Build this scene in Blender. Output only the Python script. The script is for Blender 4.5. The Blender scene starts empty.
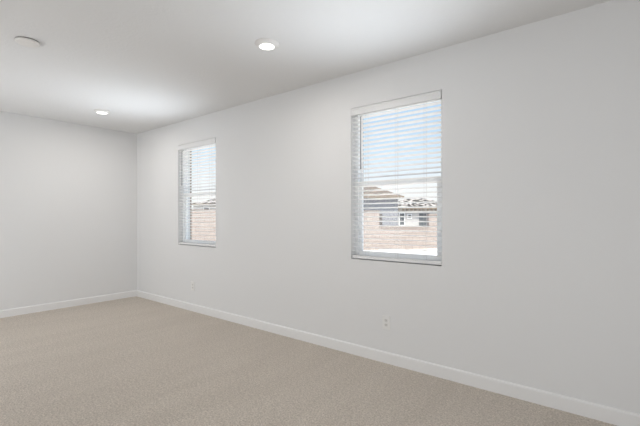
import bpy, bmesh, math, random
from mathutils import Vector, Matrix

S = bpy.context.scene
COL = S.collection
random.seed(4)

# ------------------------------------------------------------------ camera
# world: window wall is the plane y = 0 (room on the -y side), far wall is x = 0
CAM = Vector((6.49, -3.13, 1.336))
FW = Vector((-0.627, 0.779, 0.0)).normalized()
RT = Vector((FW.y, -FW.x, 0.0))
cd = bpy.data.cameras.new('camera'); cam = bpy.data.objects.new('camera', cd); COL.objects.link(cam)
cd.sensor_width = 36.0; cd.lens = 36.0 * 385.0 / 640.0
cd.shift_y = 4.0 / 640.0
cd.clip_start = 0.05; cd.clip_end = 800
cam.location = CAM
cam.rotation_euler = (math.pi / 2, 0, math.atan2(FW.y, FW.x) - math.pi / 2)
S.camera = cam

# ------------------------------------------------------------------ sky
w = bpy.data.worlds.new('sky'); S.world = w; w.use_nodes = True
nt = w.node_tree; nt.nodes.clear()
out = nt.nodes.new('ShaderNodeOutputWorld'); bg = nt.nodes.new('ShaderNodeBackground')
tc = nt.nodes.new('ShaderNodeTexCoord'); sp = nt.nodes.new('ShaderNodeSeparateXYZ')
rp = nt.nodes.new('ShaderNodeValToRGB')
nt.links.new(tc.outputs['Generated'], sp.inputs[0]); nt.links.new(sp.outputs['Z'], rp.inputs[0])
nt.links.new(rp.outputs[0], bg.inputs[0]); nt.links.new(bg.outputs[0], out.inputs[0])
e = rp.color_ramp.elements
e[0].position = 0.0; e[0].color = (1.0, 0.99, 0.98, 1)
e[1].position = 1.0; e[1].color = (0.16, 0.33, 0.72, 1)
for p, c in ((0.07, (0.97, 0.98, 1.0, 1)), (0.17, (0.66, 0.82, 0.98, 1)), (0.34, (0.42, 0.64, 0.93, 1))):
    k = e.new(p); k.color = c
bg.inputs[1].default_value = 1.05

# ------------------------------------------------------------------ sun and large lights
sd = bpy.data.lights.new('sun', 'SUN'); so = bpy.data.objects.new('sun', sd); COL.objects.link(so)
sd.energy = 9.5; sd.angle = 0.01; sd.color = (1.0, 0.95, 0.88)
so.rotation_euler = Vector((0.6, -0.22, 1.4)).to_track_quat('Z', 'Y').to_euler()

def area(name, loc, direction, sx, sy, power, color=(1, 1, 1)):
    d = bpy.data.lights.new(name, 'AREA'); o = bpy.data.objects.new(name, d); COL.objects.link(o)
    d.shape = 'RECTANGLE'; d.size = sx; d.size_y = sy; d.energy = power; d.color = color
    o.location = loc; o.rotation_euler = Vector(direction).to_track_quat('-Z', 'Y').to_euler()
    return o
# added area light at the solid wall opposite the windows, filling the room
area('added_fill_left_wall', (1.4, -4.38, 1.10), (0, 1, 0.0), 2.4, 2.0, 44, (0.93, 0.965, 1.0))
# unseen fill light behind the camera, added to brighten the far wall
area('added_fill_near_wall', (8.15, -3.2, 1.25), (-1, 0, 0.0), 2.0, 2.1, 54, (0.93, 0.965, 1.0))
# added area light just inside each blind, aimed up to brighten the ceiling
for k_, x_, p_ in ((1, 5.05, 5.0), (2, 1.728, 5.2)):
    o_ = area('added_ceiling_fill_%d' % k_, (x_, -0.24, 1.45), (0, -0.78, 1.0), 0.9, 0.55, p_, (0.86, 0.93, 1.0))
    o_.data.spread = math.radians(95)

S.view_settings.view_transform = 'Standard'
try: S.view_settings.look = 'None'
except Exception: pass
S.view_settings.gamma = 1.0
S.view_settings.use_curve_mapping = False
S.view_settings.exposure = 0.0
try:
    S.cycles.use_denoising = True
    S.cycles.max_bounces = 12; S.cycles.diffuse_bounces = 8; S.cycles.transparent_max_bounces = 16
    S.cycles.sample_clamp_indirect = 4.0
    S.cycles.caustics_reflective = False; S.cycles.caustics_refractive = False
except Exception: pass

# ------------------------------------------------------------------ materials
def mat(name, color, rough=0.6, metallic=0.0, spec=0.5):
    m = bpy.data.materials.new(name); m.use_nodes = True
    b = m.node_tree.nodes['Principled BSDF']
    b.inputs['Base Color'].default_value = (*color, 1); b.inputs['Roughness'].default_value = rough
    b.inputs['Metallic'].default_value = metallic; b.inputs['Specular IOR Level'].default_value = spec
    return m
def nodes(m): return m.node_tree.nodes, m.node_tree.links, m.node_tree.nodes['Principled BSDF']
def add_noise(m, scale, c1, c2, detail=4, lo=0.35, hi=0.65, vec_scale=None):
    n, l, b = nodes(m)
    t = n.new('ShaderNodeTexCoord'); mp = n.new('ShaderNodeMapping'); ns = n.new('ShaderNodeTexNoise'); r = n.new('ShaderNodeValToRGB')
    if vec_scale: mp.inputs['Scale'].default_value = vec_scale
    ns.inputs['Scale'].default_value = scale; ns.inputs['Detail'].default_value = detail
    r.color_ramp.elements[0].position = lo; r.color_ramp.elements[0].color = (*c1, 1)
    r.color_ramp.elements[1].position = hi; r.color_ramp.elements[1].color = (*c2, 1)
    l.new(t.outputs['Object'], mp.inputs[0]); l.new(mp.outputs[0], ns.inputs['Vector']); l.new(ns.outputs['Fac'], r.inputs[0])
    l.new(r.outputs[0], b.inputs['Base Color'])
    return ns, r
def add_bump(m, scale, strength, dist, detail=3, vec_scale=None):
    n, l, b = nodes(m)
    t = n.new('ShaderNodeTexCoord'); mp = n.new('ShaderNodeMapping'); ns = n.new('ShaderNodeTexNoise'); bp = n.new('ShaderNodeBump')
    if vec_scale: mp.inputs['Scale'].default_value = vec_scale
    ns.inputs['Scale'].default_value = scale; ns.inputs['Detail'].default_value = detail
    bp.inputs['Strength'].default_value = strength; bp.inputs['Distance'].default_value = dist
    l.new(t.outputs['Object'], mp.inputs[0]); l.new(mp.outputs[0], ns.inputs['Vector']); l.new(ns.outputs['Fac'], bp.inputs['Height'])
    l.new(bp.outputs[0], b.inputs['Normal'])
    return bp

M = {}
M['wall'] = mat('painted_drywall', (0.70, 0.70, 0.70), 0.75, spec=0.3); add_bump(M['wall'], 70, 0.25, 0.002)
M['ceiling'] = mat('textured_ceiling_paint', (0.72, 0.72, 0.72), 0.85, spec=0.2); add_bump(M['ceiling'], 38, 0.55, 0.004, 5)
M['trim'] = mat('white_semi_gloss_trim', (0.75, 0.745, 0.74), 0.45)
M['vinyl'] = mat('white_window_vinyl', (0.88, 0.89, 0.89), 0.35)
M['blind'] = mat('white_faux_wood', (0.92, 0.92, 0.915), 0.4)
M['valance'] = mat('white_valance', (0.70, 0.70, 0.70), 0.4)
M['cord'] = mat('blind_cord', (0.62, 0.61, 0.59), 0.8)
M['wand'] = mat('clear_grey_wand', (0.25, 0.26, 0.26), 0.25)
M['plastic'] = mat('white_plate_plastic', (0.74, 0.735, 0.72), 0.35)
M['receptacle'] = mat('receptacle_plastic', (0.62, 0.61, 0.59), 0.4)
M['slot'] = mat('slot_dark', (0.22, 0.21, 0.20), 0.7)
M['fixture'] = mat('fixture_white', (0.74, 0.725, 0.705), 0.5)
M['screw'] = mat('screw_metal', (0.6, 0.6, 0.58), 0.35, 0.6)
M['lens'] = mat('lit_lens', (1, 1, 1), 0.4)
_b = M['lens'].node_tree.nodes['Principled BSDF']
_b.inputs['Emission Color'].default_value = (1.0, 0.97, 0.93, 1); _b.inputs['Emission Strength'].default_value = 3.0

# glass: thin pane, clear with a faint reflection
g = bpy.data.materials.new('window_glass'); g.use_nodes = True; gn = g.node_tree.nodes; gl = g.node_tree.links; gn.clear()
go = gn.new('ShaderNodeOutputMaterial'); gt = gn.new('ShaderNodeBsdfTransparent'); gg = gn.new('ShaderNodeBsdfGlossy'); gm = gn.new('ShaderNodeMixShader')
gt.inputs[0].default_value = (0.98, 0.99, 0.985, 1); gg.inputs['Roughness'].default_value = 0.02; gm.inputs[0].default_value = 0.012
gl.new(gt.outputs[0], gm.inputs[1]); gl.new(gg.outputs[0], gm.inputs[2]); gl.new(gm.outputs[0], go.inputs[0])
M['glass'] = g

# carpet: short looped beige pile, fine speckle, broad vacuum tracks in the nap
c = mat('beige_carpet', (0.5, 0.43, 0.35), 0.95, spec=0.1); M['carpet'] = c
n, l, b = nodes(c)
t = n.new('ShaderNodeTexCoord')
n1 = n.new('ShaderNodeTexNoise'); n1.inputs['Scale'].default_value = 85; n1.inputs['Detail'].default_value = 5; n1.inputs['Roughness'].default_value = 0.7
r1 = n.new('ShaderNodeValToRGB'); r1.color_ramp.elements[0].position = 0.33; r1.color_ramp.elements[1].position = 0.67
r1.color_ramp.elements[0].color = (0.40, 0.345, 0.29, 1); r1.color_ramp.elements[1].color = (0.80, 0.725, 0.64, 1)
mp = n.new('ShaderNodeMapping'); mp.inputs['Rotation'].default_value = (0, 0, 0.06); mp.inputs['Scale'].default_value = (3.2, 0.45, 1)
n2 = n.new('ShaderNodeTexNoise'); n2.inputs['Scale'].default_value = 1.6; n2.inputs['Detail'].default_value = 5; n2.inputs['Distortion'].default_value = 0.6
r2 = n.new('ShaderNodeValToRGB'); r2.color_ramp.elements[0].position = 0.36; r2.color_ramp.elements[1].position = 0.62
r2.color_ramp.elements[0].color = (0.95, 0.947, 0.943, 1); r2.color_ramp.elements[1].color = (1.0, 1.0, 1.0, 1)
mx = n.new('ShaderNodeMix'); mx.data_type = 'RGBA'; mx.blend_type = 'MULTIPLY'; mx.inputs[0].default_value = 1.0
vo = n.new('ShaderNodeTexVoronoi'); vo.inputs['Scale'].default_value = 130
ad = n.new('ShaderNodeMath'); ad.operation = 'ADD'
bp = n.new('ShaderNodeBump'); bp.inputs['Strength'].default_value = 0.8; bp.inputs['Distance'].default_value = 0.009
l.new(t.outputs['Object'], n1.inputs['Vector']); l.new(t.outputs['Object'], mp.inputs[0]); l.new(mp.outputs[0], n2.inputs['Vector'])
l.new(t.outputs['Object'], vo.inputs['Vector'])
l.new(n1.outputs['Fac'], r1.inputs[0]); l.new(n2.outputs['Fac'], r2.inputs[0])
n3 = n.new('ShaderNodeTexNoise'); n3.inputs['Scale'].default_value = 34; n3.inputs['Detail'].default_value = 3
r3 = n.new('ShaderNodeValToRGB'); r3.color_ramp.elements[0].position = 0.36; r3.color_ramp.elements[1].position = 0.64
r3.color_ramp.elements[0].color = (0.94, 0.937, 0.934, 1); r3.color_ramp.elements[1].color = (1.05, 1.05, 1.05, 1)
mx3 = n.new('ShaderNodeMix'); mx3.data_type = 'RGBA'; mx3.blend_type = 'MULTIPLY'; mx3.inputs[0].default_value = 1.0
l.new(t.outputs['Object'], n3.inputs['Vector']); l.new(n3.outputs['Fac'], r3.inputs[0])
l.new(r1.outputs[0], mx3.inputs[6]); l.new(r3.outputs[0], mx3.inputs[7])
l.new(mx3.outputs[2], mx.inputs[6]); l.new(r2.outputs[0], mx.inputs[7]); l.new(mx.outputs[2], b.inputs['Base Color'])
l.new(n1.outputs['Fac'], ad.inputs[0]); l.new(vo.outputs['Distance'], ad.inputs[1]); l.new(ad.outputs[0], bp.inputs['Height'])
l.new(bp.outputs[0], b.inputs['Normal'])
b.inputs['Sheen Weight'].default_value = 0.15

# outdoors
M['gravel'] = mat('pale_desert_gravel', (0.5, 0.46, 0.4), 0.95, spec=0.1); add_noise(M['gravel'], 9, (0.46, 0.43, 0.40), (0.72, 0.69, 0.65), 8); add_bump(M['gravel'], 25, 0.6, 0.02)
M['stucco_ext'] = mat('tan_exterior_stucco', (0.30, 0.25, 0.20), 0.9); add_bump(M['stucco_ext'], 60, 0.4, 0.004)  # tan darkened so the outer window reveals look shaded
M['stucco_white'] = mat('white_stucco', (0.48, 0.47, 0.465), 0.9); add_bump(M['stucco_white'], 60, 0.4, 0.004)
M['stucco_shaded'] = mat('shade_grey_stucco', (0.25, 0.255, 0.275), 0.9); add_bump(M['stucco_shaded'], 60, 0.4, 0.004)  # blue-grey puts the shade of the front wall into its colour
M['fascia'] = mat('fascia_board', (0.22, 0.18, 0.14), 0.7)
M['dark_glass'] = mat('dark_window_glass', (0.10, 0.11, 0.12), 0.1)
M['post'] = mat('dark_bronze_metal', (0.10, 0.09, 0.085), 0.5)
def block_mat():
    m = mat('tan_block_masonry', (0.6, 0.45, 0.37), 0.9, spec=0.15); n, l, b = nodes(m)
    t = n.new('ShaderNodeTexCoord'); mp = n.new('ShaderNodeMapping'); mp.inputs['Rotation'].default_value = (math.pi / 2, 0, 0)
    br = n.new('ShaderNodeTexBrick'); br.inputs['Scale'].default_value = 1.0
    br.inputs['Color1'].default_value = (0.40, 0.345, 0.315, 1); br.inputs['Color2'].default_value = (0.36, 0.31, 0.285, 1)
    br.inputs['Mortar'].default_value = (0.21, 0.17, 0.15, 1); br.inputs['Mortar Size'].default_value = 0.008
    br.inputs['Brick Width'].default_value = 0.40; br.inputs['Row Height'].default_value = 0.20
    l.new(t.outputs['Object'], mp.inputs[0]); l.new(mp.outputs[0], br.inputs['Vector']); l.new(br.outputs['Color'], b.inputs['Base Color'])
    return m
M['block'] = block_mat()
M['block_cap'] = mat('block_cap', (0.33, 0.28, 0.25), 0.9)
def tile_mat(name, ca, cb, bw=0.62, rh=0.42):
    m = mat(name, ca, 0.85, spec=0.2); n, l, b = nodes(m)
    t = n.new('ShaderNodeTexCoord'); br = n.new('ShaderNodeTexBrick')
    br.inputs['Scale'].default_value = 1.0; br.inputs['Brick Width'].default_value = bw; br.inputs['Row Height'].default_value = rh
    br.inputs['Color1'].default_value = (*ca, 1); br.inputs['Color2'].default_value = (*cb, 1); br.inputs['Mortar'].default_value = (0.12, 0.10, 0.09, 1)
    br.inputs['Mortar Size'].default_value = 0.055; br.inputs['Bias'].default_value = -0.1
    bp = n.new('ShaderNodeBump'); bp.inputs['Strength'].default_value = 0.8; bp.inputs['Distance'].default_value = 0.05
    l.new(t.outputs['Object'], br.inputs['Vector']); l.new(br.outputs['Color'], b.inputs['Base Color'])
    l.new(br.outputs['Fac'], bp.inputs['Height']); bp.invert = True; l.new(bp.outputs[0], b.inputs['Normal'])
    return m
M['tile_tan'] = tile_mat('tan_concrete_roof_tile', (0.19, 0.155, 0.125), (0.10, 0.085, 0.07))
M['tile_mixed'] = tile_mat('mottled_roof_tile', (0.30, 0.275, 0.25), (0.04, 0.036, 0.032), 1.25, .62)

add_noise(M['tile_mixed'], 2.6, (0.035, 0.03, 0.027), (0.38, 0.355, 0.33), 2, 0.47, 0.54, (1.0, 0.7, 1.0))
# ------------------------------------------------------------------ mesh helpers
def box(bm, x0, x1, y0, y1, z0, z1, mtx=None):
    vs = [bm.verts.new((x, y, z)) for x in (x0, x1) for y in (y0, y1) for z in (z0, z1)]
    for f in ((0, 1, 3, 2), (4, 6, 7, 5), (0, 4, 5, 1), (2, 3, 7, 6), (0, 2, 6, 4), (1, 5, 7, 3)):
        bm.faces.new([vs[i] for i in f])
    if mtx is not None: bmesh.ops.transform(bm, matrix=mtx, verts=vs)
    return vs
def tube(bm, p0, p1, r, seg=10, r2=None):
    p0, p1 = Vector(p0), Vector(p1); d = p1 - p0
    q = d.to_track_quat('Z', 'Y').to_matrix().to_4x4(); q.translation = (p0 + p1) / 2
    bmesh.ops.create_cone(bm, cap_ends=True, segments=seg, radius1=r, radius2=r if r2 is None else r2, depth=d.length, matrix=q)
def lathe(bm, prof, cx=0, cy=0, cz=0, seg=48):
    """prof: list of (radius, z); radius 0 closes."""
    rings = []
    for r, z in prof:
        if r < 1e-6: rings.append([bm.verts.new((cx, cy, cz + z))])
        else: rings.append([bm.verts.new((cx + r * math.cos(2 * math.pi * i / seg), cy + r * math.sin(2 * math.pi * i / seg), cz + z)) for i in range(seg)])
    for a, b2 in zip(rings, rings[1:]):
        for i in range(seg):
            j = (i + 1) % seg
            if len(a) == 1 and len(b2) == 1: continue
            if len(a) == 1: bm.faces.new((a[0], b2[i], b2[j]))
            elif len(b2) == 1: bm.faces.new((a[i], b2[0], a[j]))
            else: bm.faces.new((a[i], b2[i], b2[j], a[j]))
def prism(bm, pts, axis_fn, s0, s1):
    """pts: 2-D profile; axis_fn(s, a, b) -> 3-D point; swept from s0 to s1."""
    A = [bm.verts.new(axis_fn(s0, a, b3)) for a, b3 in pts]; B = [bm.verts.new(axis_fn(s1, a, b3)) for a, b3 in pts]
    n_ = len(pts)
    for i in range(n_): bm.faces.new((A[i], A[(i + 1) % n_], B[(i + 1) % n_], B[i]))
    bm.faces.new(A); bm.faces.new(list(reversed(B)))
def obj(name, bm, m, parent=None, smooth=False, bevel=0.0, origin=None):
    bmesh.ops.recalc_face_normals(bm, faces=bm.faces)
    if origin is not None: bmesh.ops.translate(bm, verts=bm.verts, vec=-Vector(origin))
    me = bpy.data.meshes.new(name); bm.to_mesh(me); bm.free(); me.materials.append(m)
    if smooth:
        for p in me.polygons: p.use_smooth = True
    o = bpy.data.objects.new(name, me); COL.objects.link(o)
    if origin is not None: o.location = origin
    if parent is not None: o.parent = parent
    if bevel:
        bv = o.modifiers.new('bevel', 'BEVEL'); bv.width = bevel; bv.segments = 2; bv.limit_method = 'ANGLE'
    return o
def structure(o): o['kind'] = 'structure'; return o
def empty(name, loc, rz=0.0):
    o = bpy.data.objects.new(name, None); COL.objects.link(o); o.location = loc; o.rotation_euler = (0, 0, rz); o.empty_display_size = 0.1
    return o
def tag(o, label, cat, group=None):
    o['label'] = label; o['category'] = cat
    if group: o['group'] = group
    return o
def copy_tree(o, parent=None):
    c2 = o.copy(); COL.objects.link(c2)
    if parent is not None: c2.parent = parent; c2.matrix_parent_inverse = o.matrix_parent_inverse.copy()
    for ch in list(o.children): copy_tree(ch, c2)
    return c2

# ------------------------------------------------------------------ room shell
H = 2.74; XR = 8.2; YS = -4.4; T = 0.2
WIN = [(4.36, 5.27), (1.268, 2.185)]          # openings along x
WZ0, WZ1 = 0.925, 2.398

bm = bmesh.new()
xs = [-T, WIN[1][0], WIN[1][1], WIN[0][0], WIN[0][1], XR + T]
for i in range(5):
    if i in (1, 3):
        box(bm, xs[i], xs[i + 1], 0, T, 0, WZ0); box(bm, xs[i], xs[i + 1], 0, T, WZ1, H)
    else: box(bm, xs[i], xs[i + 1], 0, T, 0, H)
bmesh.ops.remove_doubles(bm, verts=bm.verts, dist=1e-5)
# drop the internal faces shared by neighbouring blocks
seen = {}
for f in list(bm.faces):
    k = frozenset(v.index for v in f.verts) if False else tuple(round(q, 4) for q in f.calc_center_median()) + (round(f.calc_area(), 5),)
    seen.setdefault(k, []).append(f)
dead = [f for fs in seen.values() if len(fs) > 1 for f in fs]
bmesh.ops.delete(bm, geom=dead, context='FACES_ONLY')
structure(obj('wall_right', bm, M['wall']))
bm = bmesh.new()
for i in range(5):
    if i in (1, 3):
        box(bm, xs[i], xs[i + 1], T, T + .025, -.3, WZ0); box(bm, xs[i], xs[i + 1], T, T + .025, WZ1, H)
    else: box(bm, xs[i], xs[i + 1], T, T + .025, -.3, H)
structure(obj('wall_exterior', bm, M['stucco_ext']))
bm = bmesh.new(); box(bm, -T, 0, YS - T, 0, 0, H); structure(obj('wall_far', bm, M['wall']))
bm = bmesh.new(); box(bm, XR, XR + T, YS - T, 0, 0, H); structure(obj('wall_near', bm, M['wall']))
bm = bmesh.new(); box(bm, 0, XR, YS - T, YS, 0, H); structure(obj('wall_left', bm, M['wall']))
bm = bmesh.new(); box(bm, -T, XR + T, YS - T, T, H, H + 0.25); structure(obj('ceiling', bm, M['ceiling']))
bm = bmesh.new(); box(bm, -T, XR + T, YS - T, T, -0.3, 0.0); structure(obj('floor', bm, M['carpet']))

BASE_PROF = [(0, 0), (0.014, 0), (0.014, 0.088), (0.0115, 0.096), (0.006, 0.101), (0, 0.102)]
bm = bmesh.new(); prism(bm, BASE_PROF, lambda s, a, b3: (s, -a, b3), 0.0, XR); structure(obj('baseboard_right', bm, M['trim']))
bm = bmesh.new(); prism(bm, BASE_PROF, lambda s, a, b3: (a, s, b3), YS, -0.014); structure(obj('baseboard_far', bm, M['trim']))

# ------------------------------------------------------------------ windows (single hung, vinyl)
def ring(bm, x0, x1, z0, z1, y0, y1, wl, wr=None, wb=None, wt=None):
    wr = wl if wr is None else wr; wb = wl if wb is None else wb; wt = wl if wt is None else wt
    o_ = [(x0, z0), (x1, z0), (x1, z1), (x0, z1)]; i_ = [(x0 + wl, z0 + wb), (x1 - wr, z0 + wb), (x1 - wr, z1 - wt), (x0 + wl, z1 - wt)]
    V = {}
    for y in (y0, y1):
        for k2, pts in (('o', o_), ('i', i_)):
            for q, (x, z) in enumerate(pts): V[(y, k2, q)] = bm.verts.new((x, y, z))
    for q in range(4):
        p = (q + 1) % 4
        for y in (y0, y1): bm.faces.new((V[(y, 'o', q)], V[(y, 'o', p)], V[(y, 'i', p)], V[(y, 'i', q)]))
        for k2 in 'oi': bm.faces.new((V[(y0, k2, q)], V[(y0, k2, p)], V[(y1, k2, p)], V[(y1, k2, q)]))
def window(idx, x0, x1):
    zm = 1.665
    r = structure(empty('window_%d' % idx, ((x0 + x1) / 2, 0.14, WZ0)))
    org = Vector((-(x0 + x1) / 2, -0.14, -WZ0))
    def part(name, bm, m, parent=r, bevel=0.0):
        bmesh.ops.translate(bm, verts=bm.verts, vec=org); return obj(name, bm, m, parent, bevel=bevel)
    bm = bmesh.new(); ring(bm, x0 + .001, x1 - .001, WZ0 + .001, WZ1 - .001, 0.073, 0.148, 0.034); part('window_frame', bm, M['vinyl'], bevel=0.003)
    bm = bmesh.new(); ring(bm, x0 + .035, x1 - .035, zm - .02, WZ1 - .035, 0.116, 0.138, 0.016, wb=0.04); us = part('upper_sash', bm, M['vinyl'], bevel=0.002)
    bm = bmesh.new(); ring(bm, x0 + .035, x1 - .035, WZ0 + .035, zm + .022, 0.085, 0.113, 0.040, wb=0.042, wt=0.042); ls = part('lower_sash', bm, M['vinyl'], bevel=0.003)
    bm = bmesh.new(); box(bm, x0 + .05, x1 - .05, .125, .129, zm + .018, WZ1 - .05); part('pane', bm, M['glass'], us)
    bm = bmesh.new(); box(bm, x0 + .07, x1 - .07, .097, .101, WZ0 + .075, zm - .018); part('pane', bm, M['glass'], ls)
    bm = bmesh.new(); cx = (x0 + x1) / 2; box(bm, cx - .03, cx + .03, .075, .084, zm + .002, zm + .018); part('sash_lock', bm, M['vinyl'], ls, 0.002)
window(1, *WIN[0]); window(2, *WIN[1])

# ------------------------------------------------------------------ blinds
def make_blind(x0, x1, label):
    wd = x1 - x0 - 0.012; hw = wd / 2
    t_ = tag(empty('window_blind', ((x0 + x1) / 2, 0.0, WZ0)), label, 'window blind', 'white slatted blinds in the two windows')
    top = WZ1 - WZ0 - 0.004
    # headrail and valance with returns, standing slightly proud of the wall
    bm = bmesh.new(); box(bm, -hw + .01, hw - .01, 0.014, 0.068, top - .045, top); obj('headrail', bm, M['blind'], t_, bevel=.002)
    bm = bmesh.new()
    prof = [(0, 0), (-.012, .004), (-.012, .050), (-.015, .056), (-.015, .064), (-.011, .070), (0, .070)]
    vz = top - .071
    prism(bm, prof, lambda s, a, b3: (s, a + .008, vz + b3), -hw, hw)
    box(bm, -hw, -hw + .008, .008, .06, vz, vz + .07); box(bm, hw - .008, hw, .008, .06, vz, vz + .07)
    obj('valance', bm, M['valance'], t_)
    # slats, inner edge a little higher than the outer one
    bm = bmesh.new(); pitch = 0.0419; z = top - 0.092; yc = 0.041; tilt = math.radians(8.5)
    zs = []
    while z > 0.062: zs.append(z); z -= pitch
    sc = 0.0254; th = 0.0034
    for zc in zs:
        pts = []
        for s in (-1, -.5, 0, .5, 1):
            a = s * sc; pts.append((a * math.cos(tilt), -a * math.sin(tilt) + .0012 * (1 - s * s) + th / 2))
        for s in (1, .5, 0, -.5, -1):
            a = s * sc; pts.append((a * math.cos(tilt), -a * math.sin(tilt) + .0012 * (1 - s * s) - th / 2))
        prism(bm, pts, lambda s, a, b3, zc=zc: (s, yc + a, zc + b3), -hw + .004, hw - .004)
    obj('slats', bm, M['blind'], t_)
    zb = 0.008
    bm = bmesh.new(); box(bm, -hw + .002, hw - .002, yc - .026, yc + .026, zb, zb + .030); br_ = obj('bottom_rail', bm, M['valance'], t_, bevel=.004)
    for cx in (-hw + .155, 0.02, hw - .155):
        bm = bmesh.new()
        for y in (yc - .0275, yc + .0275): tube(bm, (cx, y, zb + .02), (cx, y, top - .04), .0008, 6)
        tube(bm, (cx + .008, yc, zb + .015), (cx + .008, yc, top - .04), .0007, 6)
        for zc in zs: tube(bm, (cx, yc - .0275, zc + .0042), (cx, yc + .0275, zc - .0055), .0007, 5)
        obj('ladder_cord', bm, M['cord'], t_)
        bm = bmesh.new(); tube(bm, (cx, yc - .0262, zb + .011), (cx, yc - .0302, zb + .011), .007, 12); obj('cord_plug', bm, M['plastic'], br_)
    # tilt wand on the left
    wx = -hw + .115
    bm = bmesh.new(); wy = .004 - .016
    tube(bm, (wx, wy, top - .55), (wx, wy, top - .098), .0042, 8); tube(bm, (wx, wy, top - .60), (wx, wy, top - .55), .0065, 8, .0045)
    obj('tilt_wand', bm, M['wand'], t_)
    bm = bmesh.new(); tube(bm, (wx, wy, top - .099), (wx, .016, top - .083), .0018, 6); obj('wand_hook', bm, M['wand'], t_)
    return t_
make_blind(*WIN[0], 'white slatted blind in the nearer, larger-looking window on the right')
make_blind(*WIN[1], 'white slatted blind in the far window close to the room corner')

# ------------------------------------------------------------------ outlets
def make_outlet(x, z, label):
    t_ = tag(empty('wall_outlet', (x, 0.0, z)), label, 'electrical outlet', 'outlets low on the window wall')
    bm = bmesh.new()
    box(bm, -.039, .039, -.0065, 0, -.0625, .0625); obj('cover_plate', bm, M['plastic'], t_, bevel=.004)
    for s in (-1, 1):
        bm = bmesh.new(); cz = s * .021
        pts = [(.0165 * math.cos(a), max(-.0125, min(.0125, .0165 * math.sin(a)))) for a in [2 * math.pi * i / 24 for i in range(24)]]
        prism(bm, pts, lambda q, a, b3: (a, q, cz + b3), -.0085, -.004)
        rc = obj('receptacle', bm, M['receptacle'], t_)
        bm = bmesh.new()
        box(bm, -.0075, -.0050, -.0088, -.0083, cz - .001, cz + .007); box(bm, .0050, .0075, -.0088, -.0083, cz - .001, cz + .007)
        tube(bm, (0, -.0088, cz - .0065), (0, -.0083, cz - .0065), .0026, 10)
        obj('socket_slots', bm, M['slot'], rc)
    bm = bmesh.new(); tube(bm, (0, -.0062, 0), (0, -.0078, 0), .003, 12); obj('screw', bm, M['screw'], t_)
make_outlet(4.752, .369, 'white outlet plate low on the wall below the nearer window')
make_outlet(1.655, .356, 'small white outlet plate low on the wall below the far window')

# ------------------------------------------------------------------ ceiling fittings
def ceil_at(px, py):
    d = (H - CAM.z) * 385.0 / (217.0 - py); p = CAM + (FW + RT * ((px - 320.0) / 385.0)) * d
    return (round(p.x, 3), round(p.y, 3), H)
def make_downlight(loc, label, lit=True):
    t_ = tag(empty('ceiling_light', loc), label, 'ceiling light', 'round disc lights on the ceiling')
    bm = bmesh.new()
    lathe(bm, [(0.059, -.010), (.061, -.027), (.066, -.029), (.078, -.0235), (.092, -.010), (.0975, -.004), (.0975, 0.0)])
    obj('trim_ring', bm, M['fixture'], t_, smooth=True)
    bm = bmesh.new(); lathe(bm, [(0, -.0285), (.040, -.0275), (.060, -.0245), (.062, -.014), (0, -.014)]); obj('lens', bm, M['lens'], t_, smooth=True)
    ld = bpy.data.lights.new('lamp', 'AREA'); lo = bpy.data.objects.new('lamp', ld); COL.objects.link(lo); lo.parent = t_
    ld.shape = 'DISK'; ld.size = .11; ld.energy = 9.4; ld.color = (1.0, .96, .91); lo.location = (0, 0, -.031)
make_downlight(ceil_at(267, 43.6), 'lit round disc light on the ceiling nearer the camera, between the windows')
make_downlight(ceil_at(102, 111.0), 'lit round disc light on the ceiling near the far wall corner')
t_ = tag(empty('smoke_detector', ceil_at(27.5, 41.0)), 'unlit flat round white detector disc on the ceiling at upper left', 'smoke detector')
bm = bmesh.new(); lathe(bm, [(.079, 0), (.079, -.008), (0, -.008)]); obj('base_plate', bm, M['slot'], t_)  # base coloured dark for the shadow in the gap behind the cover
bm = bmesh.new(); lathe(bm, [(0, -.025), (.050, -.0245), (.074, -.021), (.082, -.016), (.083, -.008), (.0, -.008)]); obj('cover', bm, M['fixture'], t_, smooth=True)

# ------------------------------------------------------------------ outdoors
GZ = -0.30
def at(px, d, z=0.0):
    p = CAM + (FW + RT * ((px - 320.0) / 385.0)) * d; return Vector((p.x, p.y, z))
bm = bmesh.new()
v = [bm.verts.new(p) for p in ((-160, -40, GZ), (120, -40, GZ), (120, 220, GZ), (-160, 220, GZ))]; bm.faces.new(v)
structure(obj('ground_gravel', bm, M['gravel']))
# block wall at the end of the yard: tall run, low run, tall run
P0, P1 = at(200, 17.1), at(379.5, 19.25)
dirv = (P1 - P0).normalized(); ang = math.atan2(dirv.y, dirv.x); L1 = (P1 - P0).length
def along(px):                                       # distance from P0 of the wall point seen at a given bearing
    r0 = (FW + RT * ((px - 320.0) / 385.0)); r0 = Vector((r0.x, r0.y)); q = Vector((P0.x - CAM.x, P0.y - CAM.y)); dd = Vector((dirv.x, dirv.y))
    return (q.x * r0.y - q.y * r0.x) / (dd.y * r0.x - dd.x * r0.y)
fw_ = tag(empty('block_wall', (P0.x, P0.y, GZ), ang), 'tan concrete block yard wall seen through both windows', 'yard wall')
sL = along(429)
hT = 1.336 + .31 - GZ; hL = 0.79 - GZ
bm = bmesh.new(); box(bm, -9, L1, 0, .2, 0, hT); obj('wall_run', bm, M['block'], fw_)
bm = bmesh.new(); box(bm, L1, sL, 0, .2, 0, hL); obj('low_wall_run', bm, M['block'], fw_)
bm = bmesh.new(); box(bm, sL, sL + 9, 0, .2, 0, hT - .22); obj('wall_run', bm, M['block'], fw_)
bm = bmesh.new(); box(bm, -9, L1 + .02, -.02, .22, hT, hT + .025); box(bm, L1 + .02, sL - .02, -.02, .22, hL, hL + .07); box(bm, sL - .02, sL + 9, -.02, .22, hT - .22, hT - .15)
obj('wall_cap', bm, M['block_cap'], fw_)
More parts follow.
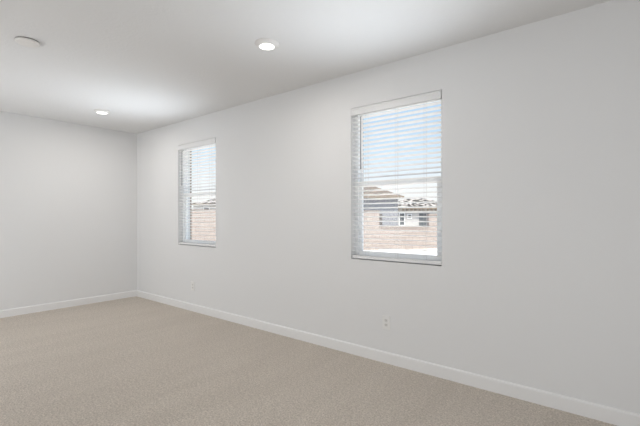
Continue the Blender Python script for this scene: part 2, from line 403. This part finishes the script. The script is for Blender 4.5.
bm = bmesh.new(); box(bm, L1 + .05, L1 + .17, .04, .16, hL + .07, hT - .15); obj('metal_post', bm, M['post'], fw_)

def house(name, px0, px1, d, eave, ridge, dep, wallm, tilem, label, feats=(), over=0.45, ground=GZ, tails=False):
    """hip-roofed house whose front is square to the bearing; px range gives the front width"""
    a, b3 = at(px0, d), at(px1, d); W = (b3 - a).length; ang = math.atan2(RT.y, RT.x)
    t_ = tag(empty(name, (a.x, a.y, ground), ang), label, 'house', 'neighbouring houses beyond the yard wall')
    e_, r_ = eave - ground, ridge - ground
    bm = bmesh.new(); box(bm, over, W - over, over, dep - over, 0, e_ - .02); walls = obj('house_walls', bm, wallm, t_)
    bm = bmesh.new(); h2 = dep / 2
    lo = [bm.verts.new(p) for p in ((0, 0, e_), (W, 0, e_), (W, dep, e_), (0, dep, e_))]
    hi = [bm.verts.new((h2, h2, r_)), bm.verts.new((W - h2, h2, r_))]
    bm.faces.new((lo[0], lo[1], hi[1], hi[0])); bm.faces.new((lo[1], lo[2], hi[1])); bm.faces.new((lo[2], lo[3], hi[0], hi[1])); bm.faces.new((lo[3], lo[0], hi[0])); bm.faces.new(lo)
    obj('roof', bm, tilem, t_)
    bm = bmesh.new(); ring(bm, -.03, W + .03, 0, dep, e_ - .17, e_ + .03, .04)
    # ring is built in x/z; turn it flat into x/y
    for vv in bm.verts: vv.co = Vector((vv.co.x, vv.co.z, vv.co.y))
    obj('fascia', bm, M['fascia'], t_)
    if tails:
        bm = bmesh.new(); x = .3
        while x < W - .2: box(bm, x, x + .18, .04, over, e_ - .36, e_ - .16); x += .48
        obj('rafter_tails', bm, M['fascia'], t_)
    for (q0, q1, z0, z1, kind) in feats:
        x0 = (at(q0, d) - a).length; x1 = (at(q1, d) - a).length
        if kind == 'window':
            bm = bmesh.new(); ring(bm, x0 - .08, x1 + .08, z0 - ground - .08, z1 - ground + .08, over - .05, over - .001, .08); f_ = obj('window_frame', bm, M['vinyl'], t_)
            bm = bmesh.new(); box(bm, x0, x1, over - .03, over - .002, z0 - ground, z1 - ground); obj('pane', bm, M['dark_glass'], f_)
        else:
            bm = bmesh.new(); box(bm, x0, x1, over - .04, over - .002, z0 - ground, z1 - ground); obj(kind, bm, M['dark_glass'] if kind == 'shaded_patio_opening' else M['fascia'], t_, bevel=.01)  # on the patio, a dark panel coloured as the shaded opening
    return t_
house('house', 250, 404, 36, 3.28, 4.95, 7.2, M['stucco_shaded'], M['tile_tan'],
      'stucco house with walls greyed for shade, tan hip roof, left in the nearer window', feats=())
house('house', 384, 462, 45, 2.45, 3.72, 7.2, M['stucco_white'], M['tile_mixed'],
      'white stucco house with mottled dark and pale tile roof, right in the nearer window',
      feats=((400.5, 405, .4, 1.75, 'window'), (420, 431, .0, 1.75, 'shaded_patio_opening'), (409, 412, 1.2, 1.6, 'window')), tails=True)
house('house', 189, 250, 52, 3.1, 4.15, 7.0, M['stucco_white'], M['tile_mixed'],
      'white house with low roof above the yard wall in the far window', feats=((203, 208, 1.8, 2.7, 'window'),))
